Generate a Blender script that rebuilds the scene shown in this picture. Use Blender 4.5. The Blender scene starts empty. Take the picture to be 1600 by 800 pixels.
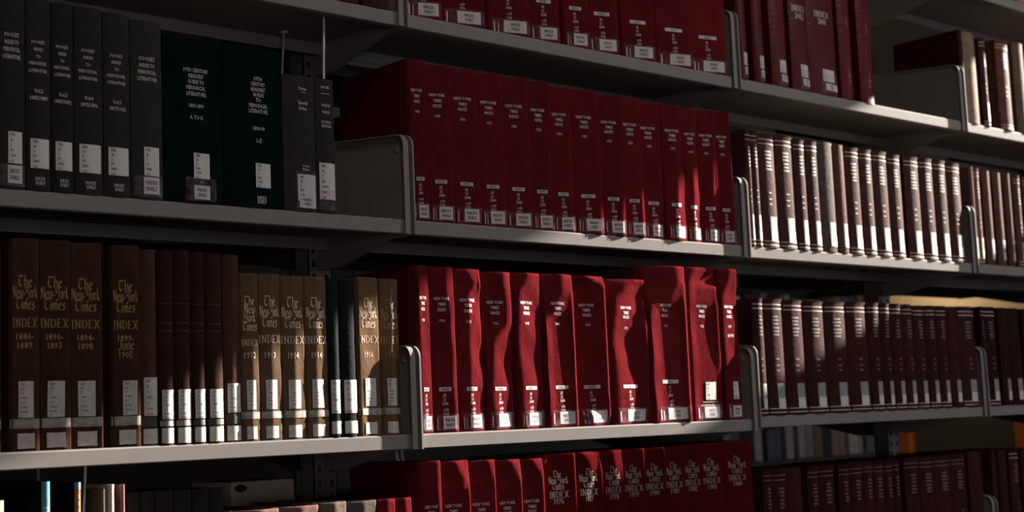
import bpy, bmesh, math, random
from mathutils import Vector, Matrix

# ------------------------------------------------------------------ camera, world, sun, lamps, exposure
S = bpy.context.scene
COL = S.collection
H0 = 1.40                                    # height of the fitted origin above the floor
cam = bpy.data.cameras.new('camera')
cam.sensor_width = 36.0
cam.lens = 2308.56 / 1600 * 36
cam.clip_start = 0.05
co = bpy.data.objects.new('camera', cam); COL.objects.link(co)
R = Vector((0.74544142, -0.66529212, -0.04127319))
U = Vector((-0.04484383, -0.11183201, 0.99271478))
F = Vector((0.66506099, 0.73815987, 0.11319846))
m = Matrix((R, U, -F)).transposed().to_4x4()
m.translation = Vector((-1.57499, -2.00917, -0.08058 + H0))
co.matrix_world = m
cam.dof.use_dof = True
cam.dof.focus_distance = 2.5
cam.dof.aperture_fstop = 5.0
S.camera = co

wd = bpy.data.worlds.new('world'); S.world = wd; wd.use_nodes = True
wd.node_tree.nodes['Background'].inputs[0].default_value = (0.62, 0.72, 0.9, 1)
wd.node_tree.nodes['Background'].inputs[1].default_value = 0.15

TAN, SLOPE = 0.12, 0.35                      # grazing angle to the shelf fronts, rise along them
sl = bpy.data.lights.new('sun', 'SUN'); sl.energy = 30.0; sl.angle = math.radians(0.5); sl.color = (1.0, 0.90, 0.80)
so = bpy.data.objects.new('sun', sl); COL.objects.link(so)
so.rotation_euler = Vector((1, -TAN, SLOPE)).to_track_quat('Z', 'Y').to_euler()
so.location = (4, -1, 3)

def area(name, loc, target, sx, sy, power, color):
    l = bpy.data.lights.new(name, 'AREA'); l.shape = 'RECTANGLE'; l.size = sx; l.size_y = sy; l.energy = power; l.color = color
    o = bpy.data.objects.new(name, l); COL.objects.link(o); o.location = loc
    o.rotation_euler = (Vector(target) - Vector(loc)).to_track_quat('-Z', 'Y').to_euler()
    return o
area('window_daylight', (4.9, -3.4, 1.9), (0, -0.5, 1.7), 1.8, 1.5, 25, (0.84, 0.90, 1.0))
area('ceiling_panel_light', (1.95, -1.8, 3.42), (1.1, -0.7, 1.6), 1.0, 0.4, 22, (1.0, 0.91, 0.86))
area('near_end_fill_light', (-1.1, -1.9, 3.42), (-0.9, -1.0, 1.6), 0.8, 0.3, 7, (1.0, 0.88, 0.80))  # added fill from the left for shelf lips and bracket sides
area('front_fill_light', (-2.6, -4.6, 1.25), (0, 0, 1.2), 1.2, 0.9, 17, (1.0, 0.93, 0.84))  # added low fill for the archive box and upright; no window in this wall
area('far_aisle_fill_light', (3.1, 1.0, 3.2), (3.1, 1.7, 1.4), 0.6, 0.25, .9, (1.0, 0.95, 0.90))  # added fill so the books on the far bookcase show
area('study_lamp_light', (4.76, 2.02, 2.16), (4.80, 2.02, 1.0), 0.15, 0.5, 6.2, (1.0, 0.72, 0.42))

vs = S.view_settings
vs.view_transform = 'Standard'; vs.look = 'None'; vs.gamma = 1.0; vs.use_curve_mapping = False; vs.exposure = 0.0
S.cycles.use_denoising = True
S.cycles.max_bounces = 6; S.cycles.diffuse_bounces = 4; S.cycles.glossy_bounces = 3; S.cycles.transparent_max_bounces = 12
S.cycles.caustics_reflective = False; S.cycles.caustics_refractive = False
S.cycles.sample_clamp_indirect = 4.0

# ------------------------------------------------------------------ materials
MATS = {}
def pbsdf(name):
    mt = bpy.data.materials.new(name); mt.use_nodes = True
    return mt, mt.node_tree, mt.node_tree.nodes['Principled BSDF']
def mat_plain(name, col, rough=0.6, metal=0.0, var=0.12, scale=60, bump=0.0, spec=0.5, objcol=False, sheen=0.0, fleck=None):
    mt, nt, b = pbsdf(name)
    tc = nt.nodes.new('ShaderNodeTexCoord')
    n = nt.nodes.new('ShaderNodeTexNoise'); n.inputs['Scale'].default_value = scale; n.inputs['Detail'].default_value = 4
    nt.links.new(tc.outputs['Object'], n.inputs['Vector'])
    mr = nt.nodes.new('ShaderNodeMapRange'); mr.inputs[1].default_value = .25; mr.inputs[2].default_value = .75
    mr.inputs[3].default_value = 1 - var; mr.inputs[4].default_value = 1 + var
    nt.links.new(n.outputs['Fac'], mr.inputs[0])
    mx = nt.nodes.new('ShaderNodeMix'); mx.data_type = 'RGBA'; mx.blend_type = 'MULTIPLY'; mx.inputs[0].default_value = 1
    if objcol:
        oi = nt.nodes.new('ShaderNodeObjectInfo'); nt.links.new(oi.outputs['Color'], mx.inputs[6])
    else:
        mx.inputs[6].default_value = (*col, 1)
    nt.links.new(mr.outputs[0], mx.inputs[7])
    out = mx.outputs[2]
    if fleck:                                 # worn pale scuffs
        n2 = nt.nodes.new('ShaderNodeTexNoise'); n2.inputs['Scale'].default_value = fleck[1]; n2.inputs['Detail'].default_value = 6
        nt.links.new(tc.outputs['Object'], n2.inputs['Vector'])
        r2 = nt.nodes.new('ShaderNodeMapRange'); r2.inputs[1].default_value = fleck[2]; r2.inputs[2].default_value = fleck[2] + .08
        nt.links.new(n2.outputs['Fac'], r2.inputs[0])
        m2 = nt.nodes.new('ShaderNodeMix'); m2.data_type = 'RGBA'
        nt.links.new(r2.outputs[0], m2.inputs[0]); nt.links.new(out, m2.inputs[6]); m2.inputs[7].default_value = (*fleck[0], 1)
        out = m2.outputs[2]
    nt.links.new(out, b.inputs['Base Color'])
    b.inputs['Roughness'].default_value = rough; b.inputs['Metallic'].default_value = metal
    b.inputs['Specular IOR Level'].default_value = spec
    if bump:
        w = nt.nodes.new('ShaderNodeTexNoise'); w.inputs['Scale'].default_value = 900
        nt.links.new(tc.outputs['Object'], w.inputs['Vector'])
        bp = nt.nodes.new('ShaderNodeBump'); bp.inputs['Strength'].default_value = bump; bp.inputs['Distance'].default_value = 0.0006
        nt.links.new(w.outputs['Fac'], bp.inputs['Height'])
        w2 = nt.nodes.new('ShaderNodeTexNoise'); w2.inputs['Scale'].default_value = 95; w2.inputs['Detail'].default_value = 5   # cockled, worn covering
        nt.links.new(tc.outputs['Object'], w2.inputs['Vector'])
        b2 = nt.nodes.new('ShaderNodeBump'); b2.inputs['Strength'].default_value = .6; b2.inputs['Distance'].default_value = 0.0016
        nt.links.new(w2.outputs['Fac'], b2.inputs['Height']); nt.links.new(bp.outputs[0], b2.inputs['Normal'])
        nt.links.new(b2.outputs[0], b.inputs['Normal'])
    return mt
M = dict(
    shelf=mat_plain('grey_shelf_enamel', (0.245, 0.228, 0.219), 0.6, var=.05, scale=25, spec=.04),
    rear=mat_plain('shaded_rear_enamel', (0.05, 0.048, 0.045), 0.6, var=.06, scale=20),  # shelf enamel darkened: the shade behind the books is put into the colour
    upright=mat_plain('grey_upright_enamel', (0.17, 0.155, 0.135), 0.5, var=.06, scale=20),
    cloth=mat_plain('book_cloth', (1, 1, 1), 0.7, var=.16, scale=45, bump=.35, objcol=True, spec=0.0),
    glossy=mat_plain('buckram_coated', (1, 1, 1), 0.6, var=.14, scale=30, bump=.25, objcol=True, spec=0.0),
    coated=mat_plain('gloss_coated_cloth', (1, 1, 1), 0.35, var=.12, scale=30, bump=.15, objcol=True, spec=.16),
    leather=mat_plain('book_leather', (1, 1, 1), 0.6, var=.25, scale=55, bump=.45, objcol=True, spec=.012),
    pages=mat_plain('page_paper', (0.48, 0.43, 0.34), 0.8, var=.12, scale=120),
    label=mat_plain('label_paper', (0.62, 0.605, 0.58), 0.6, var=.07, scale=90),
    oldlabel=mat_plain('aged_label_paper', (0.54, 0.525, 0.495), 0.65, var=.16, scale=110),
    greylabel=mat_plain('grey_label_paper', (0.25, 0.25, 0.235), 0.6, var=.12, scale=90),
    ink=mat_plain('label_ink', (0.03, 0.035, 0.035), 0.6),
    paleink=mat_plain('faded_label_ink', (0.16, 0.16, 0.155), 0.7),
    white=mat_plain('white_stamping', (0.50, 0.46, 0.44), 0.55, var=.2, scale=500),
    pale=mat_plain('darker_white_stamping', (0.26, 0.21, 0.20), 0.6, var=.35, scale=600),  # darker and more mottled than the plain white stamping
    gold=mat_plain('gold_stamping', (0.30, 0.17, 0.075), 0.5, var=.35, scale=500, metal=.0),
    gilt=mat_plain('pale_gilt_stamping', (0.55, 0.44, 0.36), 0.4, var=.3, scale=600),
    dimgilt=mat_plain('darker_gilt_stamping', (0.15, 0.10, 0.08), 0.5, var=.4, scale=600),
    dimgilt2=mat_plain('blackened_gilt', (0.035, 0.022, 0.018), 0.7),
    band=mat_plain('grey_cloth_tape', (0.30, 0.28, 0.25), 0.7, var=.4, scale=130),
    wire=mat_plain('bright_wire', (0.75, 0.75, 0.74), 0.35),
    wall=mat_plain('cream_wall_paint', (0.42, 0.37, 0.28), 0.8, var=.04, scale=4),
    dark=mat_plain('dark_wall_paint', (0.10, 0.10, 0.10), 0.8, var=.05, scale=4),
    ceil=mat_plain('ceiling_paint', (0.25, 0.25, 0.25), 0.9, var=.04, scale=4),
    carpet=mat_plain('grey_carpet', (0.025, 0.025, 0.028), 0.95, var=.3, scale=200),
    wood=mat_plain('orange_wood', (0.40, 0.12, 0.03), 0.45, var=.35, scale=12),
    felt=mat_plain('grey_felt', (0.05, 0.05, 0.045), 0.9, var=.1, scale=150),
    board=mat_plain('grey_archival_board', (0.62, 0.54, 0.47), 0.8, var=.12, scale=60),
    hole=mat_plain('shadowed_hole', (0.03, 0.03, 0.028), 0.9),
)
def mat_tape():
    mt, nt, b = pbsdf('clear_tape')
    tr = nt.nodes.new('ShaderNodeBsdfTransparent'); tr.inputs[0].default_value = (.97, .94, .96, 1)
    ms = nt.nodes.new('ShaderNodeMixShader'); out = nt.nodes['Material Output']
    b.inputs['Base Color'].default_value = (0.5, 0.42, 0.47, 1); b.inputs['Roughness'].default_value = 0.16
    n = nt.nodes.new('ShaderNodeTexNoise'); n.inputs['Scale'].default_value = 70
    tc = nt.nodes.new('ShaderNodeTexCoord'); nt.links.new(tc.outputs['Object'], n.inputs['Vector'])
    r = nt.nodes.new('ShaderNodeMapRange'); r.inputs[1].default_value = .35; r.inputs[2].default_value = .8; r.inputs[3].default_value = .02; r.inputs[4].default_value = .13
    nt.links.new(n.outputs['Fac'], r.inputs[0]); nt.links.new(r.outputs[0], ms.inputs[0])
    bp = nt.nodes.new('ShaderNodeBump'); bp.inputs['Strength'].default_value = .5; bp.inputs['Distance'].default_value = .002
    nt.links.new(n.outputs['Fac'], bp.inputs['Height']); nt.links.new(bp.outputs[0], b.inputs['Normal'])
    nt.links.new(tr.outputs[0], ms.inputs[1]); nt.links.new(b.outputs[0], ms.inputs[2]); nt.links.new(ms.outputs[0], out.inputs['Surface'])
    return mt
M['tape'] = mat_tape()

# ------------------------------------------------------------------ helpers
def link_bm(name, bm, mat, parent=None, smooth=False, col=None):
    me = bpy.data.meshes.new(name); bm.to_mesh(me); bm.free()
    if smooth:
        for p in me.polygons: p.use_smooth = True
    return link_me(name, me, mat, parent, col)
def link_me(name, me, mat, parent=None, col=None):
    if mat is not None and not me.materials: me.materials.append(mat)
    o = bpy.data.objects.new(name, me); COL.objects.link(o)
    if parent: o.parent = parent
    if col: o.color = (*col, 1)
    return o
def raw(name, vs, fs, mat, parent=None, smooth=False, col=None):
    me = bpy.data.meshes.new(name); me.from_pydata(vs, [], fs); me.update()
    if smooth:
        for p in me.polygons: p.use_smooth = True
    return link_me(name, me, mat, parent, col)
def add_box(bm, x0, x1, y0, y1, z0, z1, bev=0.0, seg=1):
    r = bmesh.ops.create_cube(bm, size=1)['verts']
    bmesh.ops.scale(bm, vec=(x1 - x0, y1 - y0, z1 - z0), verts=r)
    bmesh.ops.translate(bm, vec=((x0 + x1) / 2, (y0 + y1) / 2, (z0 + z1) / 2), verts=r)
    if bev:
        es = list({e for v in r for e in v.link_edges})
        bmesh.ops.bevel(bm, geom=es, offset=bev, segments=seg, profile=.5, affect='EDGES')
def box(name, x0, x1, y0, y1, z0, z1, mat, parent=None, bev=0.0, seg=1, col=None):
    bm = bmesh.new(); add_box(bm, x0, x1, y0, y1, z0, z1, bev, seg)
    return link_bm(name, bm, mat, parent, col=col)
def prism(bm, pts, x0, x1):                  # polygon in (y, z) extruded along x
    a = [bm.verts.new((x0, y, z)) for y, z in pts]; b = [bm.verts.new((x1, y, z)) for y, z in pts]
    n = len(pts)
    bm.faces.new(a[::-1]); bm.faces.new(b)
    for i in range(n): bm.faces.new((a[i], a[(i + 1) % n], b[(i + 1) % n], b[i]))
def tube(bm, pts, r, n=8):
    rings = []
    for i, p in enumerate(pts):
        p = Vector(p)
        d = (Vector(pts[min(i + 1, len(pts) - 1)]) - Vector(pts[max(i - 1, 0)])).normalized()
        a = d.orthogonal().normalized() if abs(d.x) > .9 else d.cross(Vector((1, 0, 0))).normalized(); b = d.cross(a)
        rings.append([bm.verts.new(p + r * (math.cos(2 * math.pi * k / n) * a + math.sin(2 * math.pi * k / n) * b)) for k in range(n)])
    for q, s in zip(rings, rings[1:]):
        for k in range(n): bm.faces.new((q[k], q[(k + 1) % n], s[(k + 1) % n], s[k]))
    bm.faces.new(rings[0][::-1]); bm.faces.new(rings[-1])
def empty(name, label, cat, loc=(0, 0, 0), group=None):
    o = bpy.data.objects.new(name, None); COL.objects.link(o); o.location = loc; o.empty_display_size = .05
    o['label'] = label; o['category'] = cat
    if group: o['group'] = group
    return o
def structure(o, label=None):
    o['kind'] = 'structure'
    if label: o['label'] = label
    return o

# ------------------------------------------------------------------ room shell
XR, XL, YF, YB, ZC = 5.0, -4.5, -4.8, 5.2, 3.5
structure(box('floor', XL, XR, YF, YB, -0.1, 0, M['carpet']))
structure(box('ceiling', XL, XR, YF, YB, ZC, ZC + .1, M['ceil']))
structure(box('wall_back', XL, XR + .15, YB, YB + .15, 0, ZC, M['dark']))
structure(box('wall_front', XL, XR + .15, YF - .15, YF, 0, ZC, M['dark']))
structure(box('wall_left', XL - .15, XL, YF, YB, 0, ZC, M['dark']))
# right wall: high strip window (its sunbeam crosses the shelves) and a wide low window further forward
def zwin(c): return c + SLOPE * XR + H0
WZ0, WZ1 = zwin(-0.357), zwin(0.165)
bm = bmesh.new()
add_box(bm, XR, XR + .03, YF, -4.4, 0, ZC)
add_box(bm, XR, XR + .03, -4.4, -2.4, 0, 1.1); add_box(bm, XR, XR + .03, -4.4, -2.4, 2.7, ZC)
add_box(bm, XR, XR + .03, -2.4, -1.5, 0, ZC)
add_box(bm, XR, XR + .03, -1.5, -0.22, 0, WZ0); add_box(bm, XR, XR + .03, -1.5, -0.22, WZ1, ZC)
add_box(bm, XR, XR + .03, -0.22, YB, 0, ZC)
structure(link_bm('wall_right', bm, M['wall']))

# ------------------------------------------------------------------ steel shelving
BAY = 0.9144
ZS = {'Z': 2.4235, 'A': 2.0498, 'B': 1.6802, 'C': 1.3099, 'C2': 1.3153, 'D': 0.9399, 'D2': 0.9399}
LIP, SD = 0.025, 0.245
def deck_bm(x0, x1, z, back=False):
    bm = bmesh.new()
    # folded pan: top sheet, front lip with return flange, rear flange
    pts = [(0, z - .0025), (.0012, z), (SD, z), (SD, z - LIP), (SD - .0025, z - LIP), (SD - .0025, z - .003),
           (.003, z - .003), (.003, z - LIP + .002), (.016, z - LIP + .002), (.016, z - LIP), (.0012, z - LIP), (0, z - LIP + .0015)]
    if back: pts = [(2 * 0.30 - y, zz) for y, zz in pts][::-1]
    prism(bm, pts, x0, x1)
    return bm
def plate_outline(z, back=False, f=-.005):
    t0, t1, r = z + .152, z + .178, .022
    pts = [(f, z - LIP - .001)]
    for k in range(9):
        a = math.pi - k * math.pi / 16
        pts.append((f + r + r * math.cos(a), t0 - r + r * math.sin(a)))
    pts += [(SD + .02, t1), (SD + .03, t1 - .01), (SD + .03, z - .06), (SD - .03, z - .06), (.06, z - LIP - .001)]
    if back: pts = [(2 * 0.30 - y, zz) for y, zz in pts][::-1]
    return pts
def plate(parent, xa, xb, z, rim=0, back=False):
    bm = bmesh.new(); prism(bm, plate_outline(z, back, -.005 if rim or back else -.0095), xa, xb)
    o = link_bm('end_bracket', bm, M['rear'] if back else M['shelf'], parent)
    if back: return o
    if rim:                                    # folded rim along the front and the rounded top
        t0, r = z + .152, .022
        path = [(-.0058, z - LIP - .0008)] + [(-.0058 + r + r * math.cos(math.pi - k * math.pi / 16), t0 + .0008 - r + r * math.sin(math.pi - k * math.pi / 16)) for k in range(9)] + [(.1, t0 + .0088), (.2, t0 + .0186)]
        bm = bmesh.new()
        xs = (xa - .0095, xa + .0005)
        inn = []
        for i, (y, zz) in enumerate(path):
            j, k = max(i - 1, 0), min(i + 1, len(path) - 1)
            d = Vector((path[k][0] - path[j][0], path[k][1] - path[j][1])).normalized()
            inn.append((y + d.y * .0025, zz - d.x * .0025))
        A = [[bm.verts.new((x, *p)) for p in path] for x in xs]; B = [[bm.verts.new((x, *p)) for p in inn] for x in xs]
        n = len(path)
        for i in range(n - 1):
            bm.faces.new((A[0][i], A[1][i], A[1][i + 1], A[0][i + 1])); bm.faces.new((B[0][i], B[0][i + 1], B[1][i + 1], B[1][i]))
            bm.faces.new((A[0][i], A[0][i + 1], B[0][i + 1], B[0][i])); bm.faces.new((A[1][i], B[1][i], B[1][i + 1], A[1][i + 1]))
        bm.faces.new((A[0][0], B[0][0], B[1][0], A[1][0])); bm.faces.new((A[0][-1], A[1][-1], B[1][-1], B[0][-1]))
        bmesh.ops.recalc_face_normals(bm, faces=bm.faces)
        link_bm('folded_rim', bm, M['shelf'], o)
        bm = bmesh.new()
        bmesh.ops.create_uvsphere(bm, u_segments=14, v_segments=8, radius=.0065)
        bmesh.ops.scale(bm, vec=(.35, 1, 1), verts=bm.verts); bmesh.ops.translate(bm, vec=(xa, .026, z + .128), verts=bm.verts)
        link_bm('dimple', bm, M['shelf'], o, smooth=True)
    return o
BAYN = {0: 'leftmost bay', 1: 'centre bay', 2: 'third bay', 3: 'far right bay'}
HOLD = {
 ('A', 0): 'grey steel shelf cut by the top of the picture, over the charcoal books',
 ('A', 1): 'grey steel shelf carrying the upper row of tall red index volumes',
 ('A', 2): 'grey steel shelf with seven red volumes and an empty end before its bracket',
 ('A', 3): 'grey steel shelf holding tan and maroon volumes beside the big empty bracket',
 ('Z', 3): 'uppermost grey steel shelf, a corner of it in the top right of the picture',
 ('B', 0): 'grey steel shelf under the charcoal and dark green index volumes',
 ('B', 1): 'grey steel shelf under the red index volumes of 1948 to 1962',
 ('B', 2): 'sunlit grey steel shelf under the gilt-banded volumes, right of the 1962 volume',
 ('B', 3): 'grey steel shelf under the sunlit volumes at the right edge, second row',
 ('C', 0): 'sunlit grey steel shelf under the brown gold-lettered index volumes',
 ('C', 1): 'sunlit grey steel shelf under the bright red volumes of 1963 on',
 ('C', 2): 'shaded grey steel shelf under the maroon volumes with grey labels',
 ('C', 3): 'shaded grey steel shelf under the dark volumes at the right edge, third row',
 ('D', 0): 'lowest steel shelf in the leftmost bay, under the blue and orange books',
 ('D', 1): 'lowest steel shelf in the centre bay, under the index volumes of 1976 to 1984',
 ('D', 2): 'lowest steel shelf under the row of dim maroon volumes',
 ('D', 3): 'lowest steel shelf under the dark volumes in the bottom right corner',
}
for row in 'ZABCD':
    for b in range(4):
        if (row, b) not in HOLD: continue
        z = ZS[row] if not (row == 'C' and b > 1) else ZS['C2']
        xa, xb = (b - 1) * BAY, b * BAY
        t = empty('metal_shelf', HOLD[(row, b)], 'shelf', (0, 0, 0), 'steel shelves of the near bookcase')
        link_bm('shelf_deck', deck_bm(xa + .0078, xb - .0066, z), M['shelf'], t)
        plate(t, xa + .0024, xa + .0060, z)
        plate(t, xb - .0046, xb - .0022, z, rim=1)
# shelves on the rear face of the same bookcase
for row in 'ABCD':
    for b in range(4):
        z = ZS[row] + (.0 if row != 'B' else .012)
        xa, xb = (b - 1) * BAY, b * BAY
        t = empty('metal_shelf', 'shaded rear-face shelf behind the near books, %s, level %s' % (BAYN[b], {'A': 'with the top row', 'B': 'with the second row', 'C': 'with the third row', 'D': 'with the lowest row'}[row]), 'shelf', (0, 0, 0), 'rear-face steel shelves')
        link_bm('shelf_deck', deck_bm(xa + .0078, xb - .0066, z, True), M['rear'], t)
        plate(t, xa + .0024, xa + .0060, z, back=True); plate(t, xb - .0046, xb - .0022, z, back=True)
# slotted uprights between bays
def upright(x, label):
    bm = bmesh.new()
    w, y0, y1 = .026, .2775, .3225
    add_box(bm, x - w, x - w + .002, y0, y1, 0, 2.75); add_box(bm, x + w - .002, x + w, y0, y1, 0, 2.75)
    for s in (-1, 1):                          # front and rear faces with slot columns
        yy = (y0, y0 + .002) if s < 0 else (y1 - .002, y1)
        add_box(bm, x - w, x - .018, *yy, 0, 2.75); add_box(bm, x - .010, x + .010, *yy, 0, 2.75); add_box(bm, x + .018, x + w, *yy, 0, 2.75)
        for cxx in (x - .014, x + .014):
            k = 0
            while k * .0254 < 2.7:
                add_box(bm, cxx - .004, cxx + .004, *yy, k * .0254 + .013, k * .0254 + .0254 + .001); k += 1
    o = link_bm('shelf_upright', bm, M['upright']); o['label'] = label; o['category'] = 'shelf post'; o['group'] = 'slotted uprights'
for i, x in enumerate((-BAY, 0, BAY, 2 * BAY, 3 * BAY)):
    upright(x, ['slotted steel upright at the outer end of the leftmost bay',
                'slotted grey upright behind the gap between brown and bright red volumes',
                'slotted upright behind the joint of red and maroon bays',
                'slotted upright behind the joint of the two rightmost bays',
                'slotted steel upright at the far end of the bookcase'][i])

# ------------------------------------------------------------------ lettering
FONT_CACHE = {}
def unit_text(s):                              # built-in font, cap height 1, centred in x, as (verts, faces, width)
    if s in FONT_CACHE: return FONT_CACHE[s]
    c = bpy.data.curves.new('t', 'FONT'); c.body = s; c.resolution_u = 1; c.offset = .016
    o = bpy.data.objects.new('t', c)
    me = bpy.data.meshes.new_from_object(o)
    vs = [tuple(v.co)[:2] for v in me.vertices]; fs = [tuple(p.vertices) for p in me.polygons]
    bpy.data.objects.remove(o); bpy.data.curves.remove(c); bpy.data.meshes.remove(me)
    xs = [v[0] for v in vs] or [0]; a, b = min(xs), max(xs)
    k = 1 / .70
    vs = [((x - (a + b) / 2) * k, y * k) for x, y in vs]
    FONT_CACHE[s] = (vs, fs, (b - a) * k)
    return FONT_CACHE[s]
BL = {  # broad-nib strokes, x-height 1
 'T': (1.0, [[(0, 1.35), (.25, 1.55), (.95, 1.5)], [(.5, 1.5), (.22, 1.1), (.2, .4), (.5, .05), (.88, .3)]]),
 'h': (.66, [[(.1, 1.6), (.1, 0)], [(.1, .82), (.38, 1.0), (.55, .8), (.55, .15), (.42, -.15)]]),
 'e': (.6, [[(.52, .2), (.3, 0), (.08, .2), (.08, .8), (.3, 1), (.5, .75), (.12, .45)]]),
 'N': (1.0, [[(.15, 1.5), (.15, .1), (.0, 0)], [(.0, 1.35), (.2, 1.55), (.8, .1)], [(.85, 1.6), (.85, .1)]]),
 'w': (.95, [[(.05, 1), (.08, .15), (.28, 0), (.42, .2), (.42, 1)], [(.42, .2), (.64, 0), (.82, .25), (.78, 1.05)]]),
 'Y': (.95, [[(.05, 1.5), (.12, .9), (.4, .75), (.7, .9)], [(.75, 1.55), (.75, .2), (.45, -.25), (.1, -.1)]]),
 'o': (.62, [[(.3, 1), (.08, .8), (.08, .2), (.3, 0), (.52, .2), (.52, .8), (.3, 1)]]),
 'r': (.5, [[(.1, 1), (.1, 0)], [(.1, .8), (.28, 1), (.46, .85)]]),
 'k': (.6, [[(.08, 1.6), (.08, 0)], [(.1, .5), (.45, 1)], [(.15, .5), (.52, 0)]]),
 'i': (.28, [[(.1, 1), (.12, 0)], [(.1, 1.38), (.15, 1.3)]]),
 'm': (1.0, [[(.08, 1), (.08, 0)], [(.1, .85), (.3, 1), (.45, .8), (.45, 0)], [(.45, .85), (.66, 1), (.82, .8), (.82, 0)]]),
 's': (.58, [[(.5, .88), (.28, 1), (.08, .75), (.5, .3), (.28, 0), (.04, .15)]]),
 'u': (.66, [[(.08, 1), (.08, .15), (.28, 0), (.5, .2)], [(.5, 1), (.5, 0)]]),
 'n': (.66, [[(.08, 1), (.08, 0)], [(.1, .82), (.36, 1), (.52, .8), (.52, 0)]]),
 'J': (.7, [[(.5, 1.5), (.5, .2), (.28, -.15), (.02, .1)]]),
 '-': (.4, [[(.05, .5), (.32, .5)]]), ' ': (.4, []),
}
SF = {
 'I': (.5, [[(.25, 1.4), (.25, 0)]], [(.05, .45, 1.4), (.05, .45, 0)]),
 'N': (1.05, [[(.2, 1.4), (.2, 0)], [(.2, 1.4), (.85, 0)], [(.85, 1.4), (.85, 0)]], [(.0, .3, 1.4), (.05, .4, 0), (.68, 1.0, 1.4)]),
 'D': (1.0, [[(.2, 1.4), (.2, 0)], [(.2, 1.4), (.6, 1.35), (.88, .95), (.88, .45), (.6, .05), (.2, 0)]], [(.02, .3, 1.4), (.02, .3, 0)]),
 'E': (.9, [[(.2, 1.4), (.2, 0)]], [(.02, .78, 1.37), (.2, .6, .7), (.02, .82, .03), ]),
 'X': (1.0, [[(.15, 1.4), (.85, 0)], [(.85, 1.4), (.15, 0)]], [(.0, .32, 1.4), (.7, 1.0, 1.4), (.0, .32, 0), (.68, 1.0, 0)]),
}
def strokes(s, table, nib, orth):
    vs, fs, x = [], [], 0
    def quad(a, b, c, d):
        k = len(vs); vs.extend([a, b, c, d]); fs.append((k, k + 1, k + 2, k + 3))
    for ch in s:
        g = table.get(ch)
        if not g: x += .4; continue
        for pl in g[1]:
            for p, q in zip(pl, pl[1:]):
                for n in (nib, orth):
                    d = (q[0] - p[0]) * n[1] - (q[1] - p[1]) * n[0]
                    a, b = (p[0] + x + n[0], p[1] + n[1]), (p[0] + x - n[0], p[1] - n[1])
                    c, e = (q[0] + x - n[0], q[1] - n[1]), (q[0] + x + n[0], q[1] + n[1])
                    if d > 0: quad(e, c, b, a)
                    else: quad(a, b, c, e)
        if len(g) > 2:
            for xa, xb, z in g[2]: quad((x + xa, z - .05), (x + xb, z - .05), (x + xb, z + .05), (x + xa, z + .05))
        x += g[0] + .1
    xs = [v[0] for v in vs]; a, b = min(xs), max(xs)
    return [((u - (a + b) / 2), v) for u, v in vs], fs, b - a
def glyphs(s, face):
    key = (s, face)
    if key not in FONT_CACHE:
        if face == 'bl': FONT_CACHE[key] = strokes(s, BL, (.10, .09), (.03, -.03))
        elif face == 'sf':
            v, f, w = strokes(s, SF, (.10, .0), (.0, .035)); FONT_CACHE[key] = ([(a, b / 1.4) for a, b in v], f, w)
    return FONT_CACHE[key]

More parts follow.
